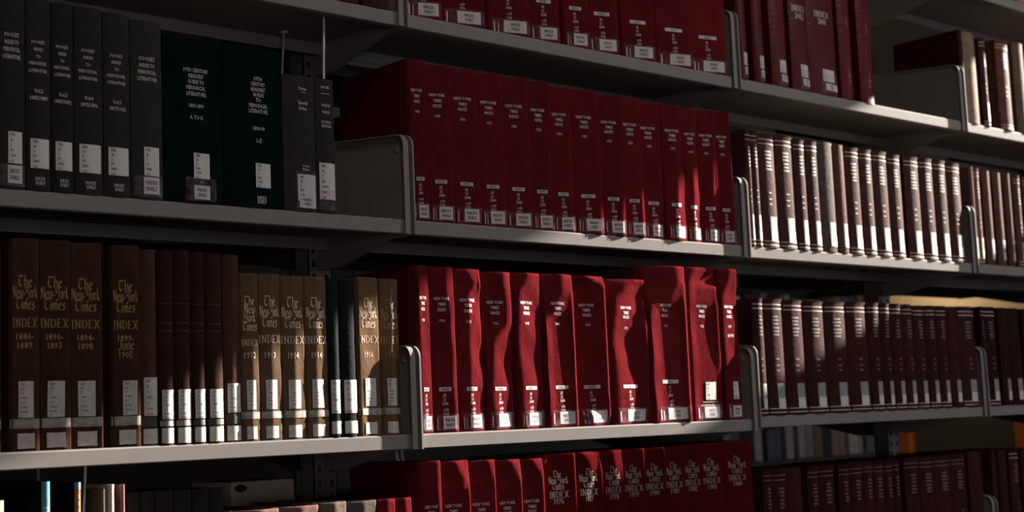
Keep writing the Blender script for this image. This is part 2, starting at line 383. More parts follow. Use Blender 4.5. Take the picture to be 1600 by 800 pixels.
# ------------------------------------------------------------------ books
RND = random.Random(7)
def smooth(t): t = max(0, min(1, t)); return t * t * (3 - 2 * t)
class Spine:
    """protrusion of a spine over its width u (0..1) and height t (0..1)"""
    NU = 22
    def __init__(s, w, h, kind, lit=None, sag=.004, seed=0, flare=0.0, amp=.0):
        s.w, s.h, s.kind, s.flare, s.sag = w, h, kind, flare, sag
        r = random.Random(seed)
        s.us = [0.5 - 0.5 * math.cos(math.pi * i / s.NU) for i in range(s.NU + 1)]
        s.ph = [r.uniform(0, 6.28) for _ in range(4)]; s.fz = r.uniform(.8, 1.6); s.amp = amp
        s.lit = lit
        s.litsl = lit[0][4] if lit and len(lit[0]) > 4 else -.14
        s.cache = {}
    def interval(s, t):
        L = s.lit
        if t <= L[0][0]: return L[0][1:3]
        for a, b in zip(L, L[1:]):
            if t <= b[0]:
                k = smooth((t - a[0]) / max(1e-6, b[0] - a[0]))
                return a[1] + (b[1] - a[1]) * k, a[2] + (b[2] - a[2]) * k
        return L[-1][1:3]
    def ridge(s, t):
        L = s.lit
        q = [(l[0], l[3] if len(l) > 3 else 0.0) for l in L]
        if t <= q[0][0]: return q[0][1]
        for a, b in zip(q, q[1:]):
            if t <= b[0]: return a[1] + (b[1] - a[1]) * smooth((t - a[0]) / max(1e-6, b[0] - a[0]))
        return q[-1][1]
    def column(s, t):
        key = round(t, 4)
        if key in s.cache: return s.cache[key]
        us, w = s.us, s.w
        if s.kind == 'round':
            hs = [s.sag * (1 - abs(2 * u - 1) ** 2.2) - s.sag * .75 for u in us]
        else:
            a, b = s.interval(t); hs = [0.0]; e = .09; rg = s.ridge(t)
            for u0, u1 in zip(us, us[1:]):
                u = (u0 + u1) / 2
                inside = smooth((u - a + e) / (2 * e)) * smooth((b - u + e) / (2 * e))
                wob = .05 * math.sin(6.28 * (s.fz * t * 2 + u) + s.ph[0])
                sl = .27 + (s.litsl - .27) * inside + wob
                if rg and u > .30: sl = max(-.01, sl) if u < .80 else sl
                if rg and .80 < u < .92: sl = rg * TAN / .12 * 1.1
                if u > .965: sl = -.42
                if u < .10: sl = 1.6
                hs.append(hs[-1] + sl * (u1 - u0) * w)

            mx = max(hs[2:])
            hs = [q - mx - .0015 * smooth((t - 1) * s.h / .0024 + 1) for q in hs]
        if s.flare: hs = [q + s.flare * (math.exp(-((1 - t) * s.h / .006)) + .7 * math.exp(-(t * s.h / .005))) for q in hs]
        s.cache[key] = hs
        return hs
    def y(s, u, t):
        hs = s.column(t); us = s.us
        u = max(0, min(1, u))
        i = min(s.NU - 1, int(math.acos(1 - 2 * u) / math.pi * s.NU))
        k = (u - us[i]) / (us[i + 1] - us[i])
        return -(hs[i] + (hs[i + 1] - hs[i]) * k)

def patch(name, sp, u0, u1, z0, z1, mat, parent, eps, skew=0.0, ragged=0.0, seed=0):
    """a paper or tape patch that follows the spine"""
    r = random.Random(seed)
    nu, nz = 10, max(2, int((z1 - z0) / .012))
    vs, fs = [], []
    for j in range(nz + 1):
        z = z0 + (z1 - z0) * j / nz
        for i in range(nu + 1):
            u = u0 + (u1 - u0) * i / nu + skew * (z - z0) / sp.w
            zz = z
            if ragged and j in (0, nz): zz += r.uniform(-ragged, ragged) * .4
            vs.append((u * sp.w, sp.y(u, max(0, min(1, zz / sp.h))) - eps, zz))
    k = nu + 1
    for j in range(nz):
        for i in range(nu):
            a = j * k + i; fs.append((a, a + 1, a + k + 1, a + k))
    n = len(vs)                                  # give it thickness: back sheet and rim
    vs += [(x, y + eps * .6, z) for x, y, z in vs]
    fs += [tuple(n + q for q in f[::-1]) for f in fs[:]]
    rim = [i for i in range(k)] + [j * k + nu for j in range(1, nz + 1)] + [nz * k + i for i in range(nu - 1, -1, -1)] + [j * k for j in range(nz - 1, 0, -1)]
    for a, b in zip(rim, rim[1:] + rim[:1]): fs.append((a, n + a, n + b, b))
    o = raw(name, vs, fs, mat, parent, smooth=True)
    o.data.set_sharp_from_angle(angle=math.radians(40))
    return o
def lettering(name, sp, items, mat, parent, eps=.0006):
    """items: (string, face, u centre, z centre as fraction, height m, max width fraction[, align])"""
    grp = [[items[0]]]
    for it in items[1:]:
        (grp[-1].append(it) if abs(grp[-1][-1][3] - it[3]) < .095 else grp.append([it]))
    if len(grp) > 1:
        for n_, g in zip((name, 'date_lettering', 'shelf_lettering'), grp): lettering(n_, sp, g, mat, parent, eps)
        return None
    V, Fc = [], []
    for it in items:
        s, face, uc, tz, ht, mw = it[:6]
        vs, fs, wd = unit_text(s) if face == 'sans' else glyphs(s, face)
        if not vs: continue
        sx = min(ht * .8, mw * sp.w / max(wd, .01)); k = len(V)
        x0 = uc * sp.w
        if len(it) > 6: x0 = uc * sp.w + wd * sx / 2
        zc = tz * sp.h
        for a, b in vs:
            x = x0 + a * sx; z = zc + (b - .5) * ht
            u = x / sp.w
            V.append((x, sp.y(u, max(0, min(1, z / sp.h))) - eps, z))
        Fc += [tuple(k + q for q in f) for f in fs]
    if not V: return None
    return raw(name, V, Fc, mat, parent)
def blocks(name, sp, rects, mat, parent, eps=.0006):
    if name in ('gilt_band', 'gilt_rule', 'tape_streak') and len(rects) > 1:
        return [blocks(name, sp, [r], mat, parent, eps) for r in rects]
    V, Fc = [], []
    for u0, u1, z0, z1 in rects:
        n = max(1, int((u1 - u0) / .08)); k = len(V)
        for i in range(n + 1):
            u = u0 + (u1 - u0) * i / n
            for z in (z0, z1): V.append((u * sp.w, sp.y(u, max(0, min(1, z / sp.h))) - eps, z))
        Fc += [(k + 2 * i, k + 2 * i + 2, k + 2 * i + 3, k + 2 * i + 1) for i in range(n)]
    return raw(name, V, Fc, mat, parent)

def make_book(x0, x1, z, h, mat, col, label, group, kind='flat', lit=None, sag=.004, depth=.215, flare=0.0, dy=0.0, seed=0, name='bound_volume', pages=True):
    sh = max(0, dy) * ((x0 + x1) / 2 + 1.575) / 2.009; x0 += sh; x1 += sh - .0006      # set back: keep its place in the row
    w = x1 - x0
    sp = Spine(w, h, kind, lit or [(0, .82, 1)], sag, seed, flare)
    root = empty(name, label, 'book', (x0, dy, z), group)
    nz = 40 if kind == 'flat' else (14 if not flare else 24)
    T = .0028
    ts = [i / nz for i in range(nz + 1)]
    if flare: ts = sorted(set(ts + [.008, .016, .028, .95, .97, .984, .993]))
    if kind == 'flat': ts = sorted(set(ts + [1 - .0024 / h, 1 - .0012 / h]))
    nz = len(ts) - 1
    vs, fs = [], []
    for t in ts:
        hs = sp.column(t)
        ring = [(0, depth)]
        yl, yr = -hs[0], -hs[-1]
        ring += [(0, yl + .03), (0, yl + .012), (.0008, yl + .008), (0, yl + .004)]
        ring += [(u * w, -q) for u, q in zip(sp.us, hs)]
        ring += [(w, yr + .004), (w - .0008, yr + .008), (w, yr + .012), (w, yr + .03), (w, depth)]
        inner = [(w - T, depth), (w - T, yr + .012)] + [(min(w - T, max(T, u * w)), -q + T) for u, q in list(zip(sp.us, hs))[::-1][3:-3]] + [(T, yl + .012), (T, depth)]
        vs += [(x, y, t * h) for x, y in ring + inner]
    n = len(vs) // (nz + 1); nr = len(ring)
    for j in range(nz):
        for i in range(n):
            a, b = j * n + i, j * n + (i + 1) % n
            fs.append((a, b, b + n, a + n))
    # caps between outer and inner outline
    def cap(base, flip):
        out = list(range(nr)); inn = list(range(n - 1, nr - 1, -1))
        i = j = 0; res = []
        while i < len(out) - 1 or j < len(inn) - 1:
            fi = (i + 1) / (len(out) - 1) if i < len(out) - 1 else 9; fj = (j + 1) / (len(inn) - 1) if j < len(inn) - 1 else 9
            if fi <= fj: res.append((out[i], inn[j], out[i + 1])); i += 1
            else: res.append((out[i], inn[j], inn[j + 1])); j += 1
        for f in res: fs.append(tuple(base + q for q in (f if flip else f[::-1])))
    cap(0, False); cap(nz * n, True)
    me = bpy.data.meshes.new('cover'); me.from_pydata(vs, [], fs); me.update()
    bm = bmesh.new(); bm.from_mesh(me); bmesh.ops.recalc_face_normals(bm, faces=bm.faces); bm.to_mesh(me); bm.free()
    for p in me.polygons: p.use_smooth = abs(p.normal.z) < .5
    try: me.set_sharp_from_angle(angle=math.radians(50))
    except Exception: pass
    link_me('cover', me, mat, root, col)
    if pages:
        m0 = T + .0006
        bm = bmesh.new(); add_box(bm, m0, w - m0, max(.0155, .009 + max(-q for t in ts for q in sp.column(t)[3:])), depth - .006, .004, h - .004)
        link_bm('page_block', bm, M['pages'], root)
    return root, sp
def jit(c, a=.12):
    k = 1 + RND.uniform(-a, a)
    return tuple(max(0, q * k * (1 + RND.uniform(-.04, .04))) for q in c)
def pack(rows, gap=.0011):                                # close the thin visual gaps: neighbours touch
    out = []
    for i, r in enumerate(rows):
        x0 = r[0]
        if i and 0 < x0 - rows[i - 1][1] < .0145: x0 = rows[i - 1][1] + gap
        out.append((x0, r[1], r[2]))
    return out
ORD = ['first', 'second', 'third', 'fourth', 'fifth', 'sixth', 'seventh', 'eighth', 'ninth', 'tenth', 'eleventh', 'twelfth', 'thirteenth', 'fourteenth', 'fifteenth', 'sixteenth', 'seventeenth']

def call_label(sp, root, u0, u1, z0, z1, lines, mat='label', inkm='ink', th=.0042, skew=0.0, ragged=0.0, seed=0, eps=.0010):
    lb = patch('call_number_label', sp, u0, u1, z0, z1, M[mat], root, eps, skew, ragged, seed)
    n = len(lines); its = []
    for i, s in enumerate(lines):
        if not s: continue
        zz = z1 - (i + .6) * (z1 - z0) / n
        its.append((s, 'sans', u0 + .12 * (u1 - u0) + skew * (zz - z0) / sp.w, zz / sp.h, min(th, (z1 - z0) / n * .62), (u1 - u0) * .8, 'l'))
    lettering('label_lettering', sp, its, M[inkm], lb, eps + .0003)
    return lb
def shelf_sticker(sp, root, u0, u1, z0, z1, ragged=0.0, seed=0, eps=.0010):
    lb = patch('shelf_sticker', sp, u0, u1, z0, z1, M['label'], root, eps, 0, ragged, seed)
    um = (u0 + u1) / 2; hh = (z1 - z0)
    lettering('sticker_lettering', sp, [('INDEX', 'sans', um, (z0 + hh * .68) / sp.h, hh * .24, (u1 - u0) * .72), ('SHELF', 'sans', um, (z0 + hh * .32) / sp.h, hh * .24, (u1 - u0) * .72)], M['ink'], lb, eps + .0003)
    return lb

# ---- second row, leftmost bay: charcoal and green periodical indexes
Z = ZS['B'] + .0004
CH = (.030, .030, .0305)
B1 = pack([(-.7346, -.6922, .2854), (-.6877, -.6538, .2858), (-.6481, -.6185, .2833), (-.6121, -.5722, .2831), (-.5666, -.5276, .2814), (-.5219, -.4738, .277), (-.4678, -.3671, .2626), (-.3612, -.2566, .2636), (-.2428, -.1916, .2276), (-.185, -.1531, .2283)])
POOLE = ["POOLE'S", 'INDEX', 'TO', 'PERIODICAL', 'LITERATURE']
vols = [None, ('Vol.2', '1882/1887', '1802'), ('Vol.3', '1887/1892', '1802'), ('Vol.4', '1892/1896', '1802'), ('Vol.5', '1897/1902', '1802'), None]
plabel = ['charcoal periodical index volume at the picture\'s edge, first on its shelf', 'charcoal periodical index, volume 2, dated 1882/1887', 'charcoal periodical index, volume 3, dated 1887/1892', 'charcoal periodical index, volume 4, dated 1892/1896', 'charcoal periodical index, volume 5, dated 1897/1902', 'charcoal periodical index volume touching the dark green volumes']
for i in range(6):
    x0, x1, h = B1[i]
    root, sp = make_book(x0, x1, Z, h, M['cloth'], jit(CH, .15), plabel[i], 'charcoal periodical indexes', 'round', sag=.0045, depth=.19, seed=i)
    if vols[i] is None:
        its = [(s, 'sans', .5, tz, .0060, mw) for s, tz, mw in (("POOLE'S", .785, .5), ('INDEX TO', .747, .5), ('PERIODICAL', .710, .58), ('LITERATURE', .672, .62))]
        lettering('title_lettering', sp, its, M['white'], root)
        call_label(sp, root, .36, .86, .13 * h, .29 * h, ['PER.', 'AI', '3', 'P7', '1938', 'v.%d' % (1 if i == 0 else 6)])
        shelf_sticker(sp, root, .34, .86, .008, .034, seed=i)
        patch('clear_tape', sp, .06, .97, .004, .036, M['tape'], root, .0016, seed=i)
    else:
        its = [(s, 'sans', .46, tz, .0046, mw) for s, tz, mw in zip(POOLE, (.765, .728, .69, .655, .617), (.55, .36, .18, .7, .72))]
        its += [(vols[i][0], 'sans', .47, .512, .0056, .42), (vols[i][1], 'sans', .5, .476, .0056, .80)]
        its += [('INDEX', 'sans', .52, .062, .0048, .40), ('SHELF', 'sans', .52, .040, .0048, .40)]
        lettering('title_lettering', sp, its, M['white'], root)
        call_label(sp, root, .14, .90, .115 * h, .265 * h, ['PER.', 'AI', '3', 'P7', vols[i][2], 'v.' + vols[i][0][-1]])
GR = (.0035, .0105, .0110)
for i, (k, lb, ttl, tail) in enumerate(((6, 'thick dark green readers\' guide volume lettered A TO K', [('19TH CENTURY', .80), ("READERS'", .765), ('GUIDE TO', .73), ('PERIODICAL', .694), ('LITERATURE', .657)], [('1890-1899', .585), ('A TO K', .515)]),
                                        (7, 'thick dark green readers\' guide volume lettered L-Z', [('19TH', .80), ('CENTURY', .767), ("READERS'", .733), ('GUIDE', .70), ('TO', .667), ('PERIODICAL', .632), ('LITERATURE', .598)], [('1890-99', .49), ('L-Z', .415)]))):
    x0, x1, h = B1[k]
    root, sp = make_book(x0, x1, Z, h, M['glossy'], GR, lb, 'dark green readers\' guides', 'round', sag=.007, depth=.2, seed=20 + i)
    lettering('title_lettering', sp, [(s, 'sans', .53 if i == 0 else .57, tz, .0062, {'PERIODICAL': .32, 'LITERATURE': .33, '19TH CENTURY': .41, 'CENTURY': .25, 'GUIDE TO': .27}.get(s, .25)) for s, tz in ttl + tail] + ([('INDEX', 'sans', .60, .062, .006, .16), ('SHELF', 'sans', .60, .038, .006, .16)] if i else [('v.1', 'sans', .6, .13, .005, .1)]), M['white'], root)
    call_label(sp, root, .47 if i == 0 else .5, .74 if i == 0 else .76, (.147 if i == 0 else .125) * h, (.30 if i == 0 else .275) * h, ['PER.', 'AI', '3', 'R48', '1944', 'v.%d' % (i + 1)])
    if i == 0:
        shelf_sticker(sp, root, .47, .74, .006, .028); patch('clear_tape', sp, .33, .86, .003, .04, M['tape'], root, .0016)
for i, (k, lb) in enumerate(((8, 'worn olive grey speech index volume, fourth edition, with taped label'), (9, 'slim olive grey volume last on its shelf, before the empty bracket'))):
    x0, x1, h = B1[k]
    root, sp = make_book(x0, x1, Z, h, M['cloth'], (.036, .034, .030), lb, 'olive grey reference volumes', 'round', sag=.004, depth=.17, seed=30 + i)
    if i == 0:
        its = [('Notes', 'sans', .60, .905, .0055, .3), ('Speech', 'sans', .60, .80, .006, .38), ('Index', 'sans', .60, .758, .006, .34), ('Fourth', 'sans', .66, .335, .0045, .3), ('Edition', 'sans', .66, .31, .0045, .3)]
        blocks('gilt_rule', sp, [(.54, .68, .876 * h, .879 * h)], M['white'], root)
    else:
        its = [('NOTES', 'sans', .5, .935, .0045, .5), ('SPEECH', 'sans', .52, .80, .0045, .5), ('INDEX', 'sans', .52, .75, .0045, .5), ('FOURTH', 'sans', .52, .675, .0045, .5), ('EDITION', 'sans', .52, .645, .0045, .5)]
        blocks('gilt_rule', sp, [(.25, .75, .885 * h, .888 * h)], M['white'], root)
    lettering('title_lettering', sp, its, M['white'], root)
    call_label(sp, root, .38 if i == 0 else .1, .96, (.075 if i == 0 else .10) * h, (.27 if i == 0 else .37) * h, ['REF.', 'AI', '3', 'S85', '1966', 'v.4'] if i == 0 else ['REF.', 'AI', '3', 'S85', 'SUPPL.', '1966', 'v.4'], ragged=.0015, seed=i)
    if i == 0: shelf_sticker(sp, root, .42, .96, .006, .026, .0015)
    patch('clear_tape', sp, .33 if i == 0 else .05, .99, .005, .29 * h if i == 0 else .17 * h, M['tape'], root, .0016, seed=i)

# ---- red annual indexes
RED = (.115, .0115, .0150)
def red_book(x0, x1, z, h, year, lab, group, lit, extra=None, sticker=True, seed=0, titlez=(.805, .770, .737, .672), lower=True, col=RED, dy=0.0, callno=True):
    root, sp = make_book(x0, x1, z, h, M['glossy'], jit(col, .12), lab, group, 'flat', lit, depth=.215, seed=seed, dy=dy + .0015)
    its = [('NEW YORK', 'sans', .47, titlez[0], .0056, .58), ('TIMES', 'sans', .47, titlez[1], .0056, .31), ('INDEX', 'sans', .47, titlez[2], .0056, .31)]
    if year: its.append((year, 'sans', .47, titlez[3], .0050, .22))
    if extra: its += extra
    lettering('title_lettering', sp, its, M['white'], root)
    if lower and callno:
        blocks('white_bar', sp, [(.30, .72, .247 * h, .270 * h)], M['white'], root)
        lettering('call_number', sp, [('INDEX', 'sans', .51, .2585, .0042, .34)], M['ink'], root, .0009)
        lettering('call_number_stamping', sp, [('AI', 'sans', .48, .222, .0055, .14), ('21', 'sans', .48, .197, .0055, .14), ('.N44', 'sans', .50, .172, .0055, .22), ('v.%d' % seed, 'sans', .52, .135, .0052, .24), (year or '1970', 'sans', .52, .110, .0050, .24)], M['white'], root)
    if lower and sticker:
        shelf_sticker(sp, root, .40, .88, .006, .029, .0008, seed)
        patch('clear_tape', sp, .15, .995, .003, .032, M['tape'], root, .0017, seed=seed)
        r = random.Random(seed)                 # white strips paint the glint of light on tape wrinkles
        blocks('tape_streak', sp, [(.18, .205, .006, .026), (.27, .285, .005, .024)][:1 + seed % 2], M['label'], root, .0014)
    return root, sp
B2 = pack([(.0105, .0466, .2916), (.0528, .1036, .2879), (.111, .1665, .2889), (.1736, .2283, .2887), (.236, .2933, .2896), (.2988, .3486, .2884), (.3551, .4045, .2854), (.4147, .4788, .286), (.4857, .5419, .2825), (.55, .5975, .2844), (.6048, .6602, .2847), (.6688, .7268, .2841), (.7356, .776, .284), (.7839, .8345, .2873), (.8427, .8829, .2905)], .0036)
EDGE = [(0, .86, 1), (1, .90, 1)]
litB = {8: [(0, .78, 1), (.3, .9, 1), (1, .95, 1)], 9: [(0, .82, 1), (1, .9, 1)], 10: [(0, .60, 1, 0, -.22), (.35, .8, .9), (.5, .9, 1), (1, .93, 1)], 11: [(0, .50, 1, 0, -.25), (.5, .62, 1), (1, .78, 1)], 12: [(0, .48, 1, 0, -.25), (.6, .55, 1), (1, .8, 1)], 13: [(0, .62, 1, 0, -.22), (.4, .72, .9), (1, .85, .95)], 14: [(0, 1.2, 1.3)]}
for i, (x0, x1, h) in enumerate(B2):
    y = 1948 + i
    red_book(x0, x1, Z, h, str(y), 'dark red index volume dated %d on the second shelf' % y, 'red index volumes of 1948 to 1962', litB.get(i, EDGE), seed=36 + i, dy=-.0055 if i in (7, 8, 9, 11) else .001)
# third row centre: bright red volumes
Z3 = ZS['C'] + .0004
C2 = pack([(.0095, .0384, .2918), (.0454, .0945, .2914), (.1017, .1568, .2898), (.1643, .2305, .2872), (.2383, .307, .2882), (.3143, .3898, .2888), (.3974, .4769, .2882), (.4875, .5927, .2856), (.6019, .7099, .3164), (.7187, .8131, .3175), (.8243, .8796, .3182)], .0036)
litC = [
 [(0, .20, 1), (.9, .18, 1), (.95, .1, .8), (1, .15, .9)],
 [(0, .84, 1), (.7, .80, 1), (.85, .64, 1), (1, .70, 1)],
 [(0, .46, 1), (.5, .48, 1), (.82, .48, 1), (.9, .72, .9), (1, .45, .95)],
 [(0, .30, 1), (.3, .24, 1), (.55, .34, 1), (.68, .82, 1), (1, .74, 1)],
 [(0, .26, 1), (.6, .14, 1), (.85, .22, 1), (1, .55, 1)],
 [(0, .05, 1.1, .42), (.15, .05, 1.1, .46), (.7, .05, 1.1, .62), (.78, .4, 1.1, .2), (.88, .62, 1), (1, .60, 1)],
 [(0, .40, .95), (.12, .45, .62), (.22, .95, 1), (.93, .96, 1), (1, .40, .95)],
 [(0, .2, 1), (.1, .17, .80), (.55, .12, .66), (.85, .2, .82), (.95, .50, .98), (1, .7, 1)],
 [(0, .05, 1.1, .5), (.25, .05, 1.1, .66), (.7, .05, 1.1, .72), (.8, .6, 1.1, .1), (.9, .80, 1), (1, .76, 1)],
 [(0, .05, 1.1), (.3, .08, 1.1, .05), (.45, .05, 1.1, .35), (.6, .05, 1.1, .46), (.72, .05, 1.1, .38), (.8, .05, 1.1, .05), (.9, .1, 1.1), (1, .3, 1)],
 [(0, .2, 1), (.35, .15, 1), (.8, .12, 1), (.92, .5, 1), (1, .6, 1)]]
for i, (x0, x1, h) in enumerate(C2):
    y = 1963 + i; nm = str(y)
    extra, tz = None, (.805, .772, .738, .672)
    if i == 7: tz = (.80, .765, .735, .66)
    if i >= 8: tz = (.745, .712, .680, .614)
    if i == 10: nm, extra = '1975', [('A-JUNE', 'sans', .5, .555, .0058, .42)]
    root, sp = red_book(x0, x1, Z3, h, nm, 'bright red index volume dated %s in the sunlit third row' % nm, 'bright red index volumes on the third shelf', litC[i], extra, seed=51 + i, dy=-.0045 if i == 8 else .001, titlez=tz, callno=i < 9)
    if i >= 9:
        call_label(sp, root, .46, .78, .135 * h, .25 * h, ['REF', 'AI', '21', '.N44', 'v.%d' % (51 + i)] if i == 9 else ['AI', '21', '.N44'], seed=i, ragged=.0006)
    if i == 9: blocks('tape_streak', sp, [(.35, .85, .118 * h, .124 * h), (.3, .9, .095 * h, .105 * h)], M['band'], root)
# top row centre and the seven in the next bay
ZA = ZS['A'] + .0004
A1 = [(-.2003, -.1537, .30), (-.1443, -.0936, .305), (-.0838, -.0273, .31)]
for i, (x0, x1, h) in enumerate(A1):
    make_book(x0, x1, ZA, h, M['cloth'], (.05, .022, .018), 'dark brown volume cut by the top edge, %s of three before the upper red row' % ORD[i], 'dark volumes above the green guides', 'round', sag=.005, depth=.2, seed=i)
A2 = pack([(.0105, .0913, .31), (.1037, .1938, .312), (.2116, .3083, .31), (.3204, .3859, .312), (.4037, .4664, .31), (.4741, .5518, .314), (.5711, .66, .31), (.6763, .7776, .312), (.7886, .889, .31)], .0036)
for i, (x0, x1, h) in enumerate(A2):
    red_book(x0, x1, ZA, h, None, 'tall dark red volume cut by the top edge, %s in the row of nine' % ORD[i], 'tall red volumes on the top shelf', [(0, .88, 1), (1, .9, 1)], seed=27 + i)
A3 = pack([(.9292, .9625, .32), (.9832, 1.0217, .32), (1.0463, 1.1033, .32), (1.1205, 1.1853, .32), (1.1982, 1.2915, .32), (1.3072, 1.3562, .325), (1.3855, 1.44, .325)])
a3l = ['red volume with two stacked labels, first after the tall red row', 'red volume with stacked labels, second after the tall red row', 'red volume with stacked labels, left of the one lettered INDEX 2002', 'red volume lettered INDEX 2002 on the top shelf', 'thick red volume lettered INDEX 2003 on the top shelf', 'slim red volume with sideways lettering, between the 2003 volume and the last', 'last slim red volume before the empty part of the top shelf']
for i, (x0, x1, h) in enumerate(A3):
    root, sp = make_book(x0, x1, ZA, h, M['coated'], jit((.095, .008, .0115), .1), a3l[i], 'red volumes before the empty shelf end', 'round', sag=.006, depth=.215, seed=80 + i)
    if i < 5:
        call_label(sp, root, .42, .86, .10 * h, .19 * h, ['REF', 'AI', '21', '.N44', '20%02d' % (i - 1 + 0 if i > 2 else i), 'v.%d' % (i + 1)], 'label', 'paleink')
        shelf_sticker(sp, root, .50, .98, .012, .028, .0006, i)
        patch('clear_tape', sp, .35, .99, .004, .05, M['tape'], root, .0017, seed=i)
        if i >= 3:
            lettering('title_lettering', sp, [('INDEX', 'sf', .5, .60, .014, .74), ('2002' if i == 3 else '2003', 'sans', .5, .545, .013, .5)], M['white'], root)
    else:
        its = [(c, 'sans', .56, .60 - .022 * k, .0052, .2) for k, c in enumerate('8822' if i == 5 else '9225')] + [('1' if i == 5 else '2', 'sans', .62, .46, .005, .1)]
        its += [(c, 'sans', .58, .22 - .024 * k, .0046, .24) for k, c in enumerate(['AI', '21', '.N44', 'v.2', '20'])]
        lettering('title_lettering', sp, its, M['white'], root)

# ---- third row, leftmost bay: brown gold-lettered indexes
C1 = pack([(-.7559, -.7296, .2997), (-.7138, -.6737, .3014), (-.6696, -.6264, .301), (-.6216, -.5772, .2998), (-.5601, -.5171, .2991), (-.5108, -.4867, .2943), (-.4792, -.4596, .2937), (-.4536, -.4303, .295), (-.4253, -.4056, .2943), (-.3982, -.3748, .2936), (-.3695, -.3434, .293), (-.338, -.3109, .2648), (-.3054, -.2694, .2651), (-.2637, -.2239, .2636), (-.2186, -.179, .2642), (-.1716, -.1536, .2612), (-.1448, -.12, .2601), (-.1137, -.0704, .2669), (-.0653, -.0312, .2663)])
BR, DK, TAN_C, BLK = (.050, .026, .017), (.034, .017, .012), (.120, .076, .045), (.014, .017, .019)
spec = {0: ('1880-', '1885'), 1: ('1886-', '1889'), 2: ('1890-', '1893'), 3: ('1894-', '1898'), 4: ('1899-', 'June', '1905'), 11: ('1912',), 12: ('1913',), 13: ('1914',), 14: ('1914',), 17: ('1916',), 18: ('1916',)}
c1l = {0: 'brown gold-lettered index cut by the picture\'s edge, before the 1886-1889 one', 1: 'brown gold-lettered index volume dated 1886-1889', 2: 'brown gold-lettered index volume dated 1890-1893', 3: 'brown gold-lettered index volume dated 1894-1898', 4: 'brown gold-lettered index volume dated 1899-June 1905', 5: 'plain reddish brown volume right after the 1899-June 1905 index',
 6: 'narrow dark leather volume, first of four after the plain brown one', 7: 'narrow dark leather volume, second of four after the plain brown one', 8: 'narrow dark leather volume, third of four, left of the plain tall one', 9: 'narrow dark leather volume touching the plain tall brown one',
 10: 'plain tall brown volume just left of the 1912 index', 11: 'shorter brown index volume dated 1912', 12: 'shorter tan brown index volume dated 1913', 13: 'tan brown index volume dated 1914, beside the 1913 one', 14: 'tan brown index volume dated 1914, beside the black volumes', 15: 'black unlettered volume beside the 1914 index', 16: 'black unlettered volume beside the sunlit 1916 index', 17: 'sunlit brown index volume dated 1916 with a pointed shadow', 18: 'shaded brown index volume dated 1916, last before the bracket'}
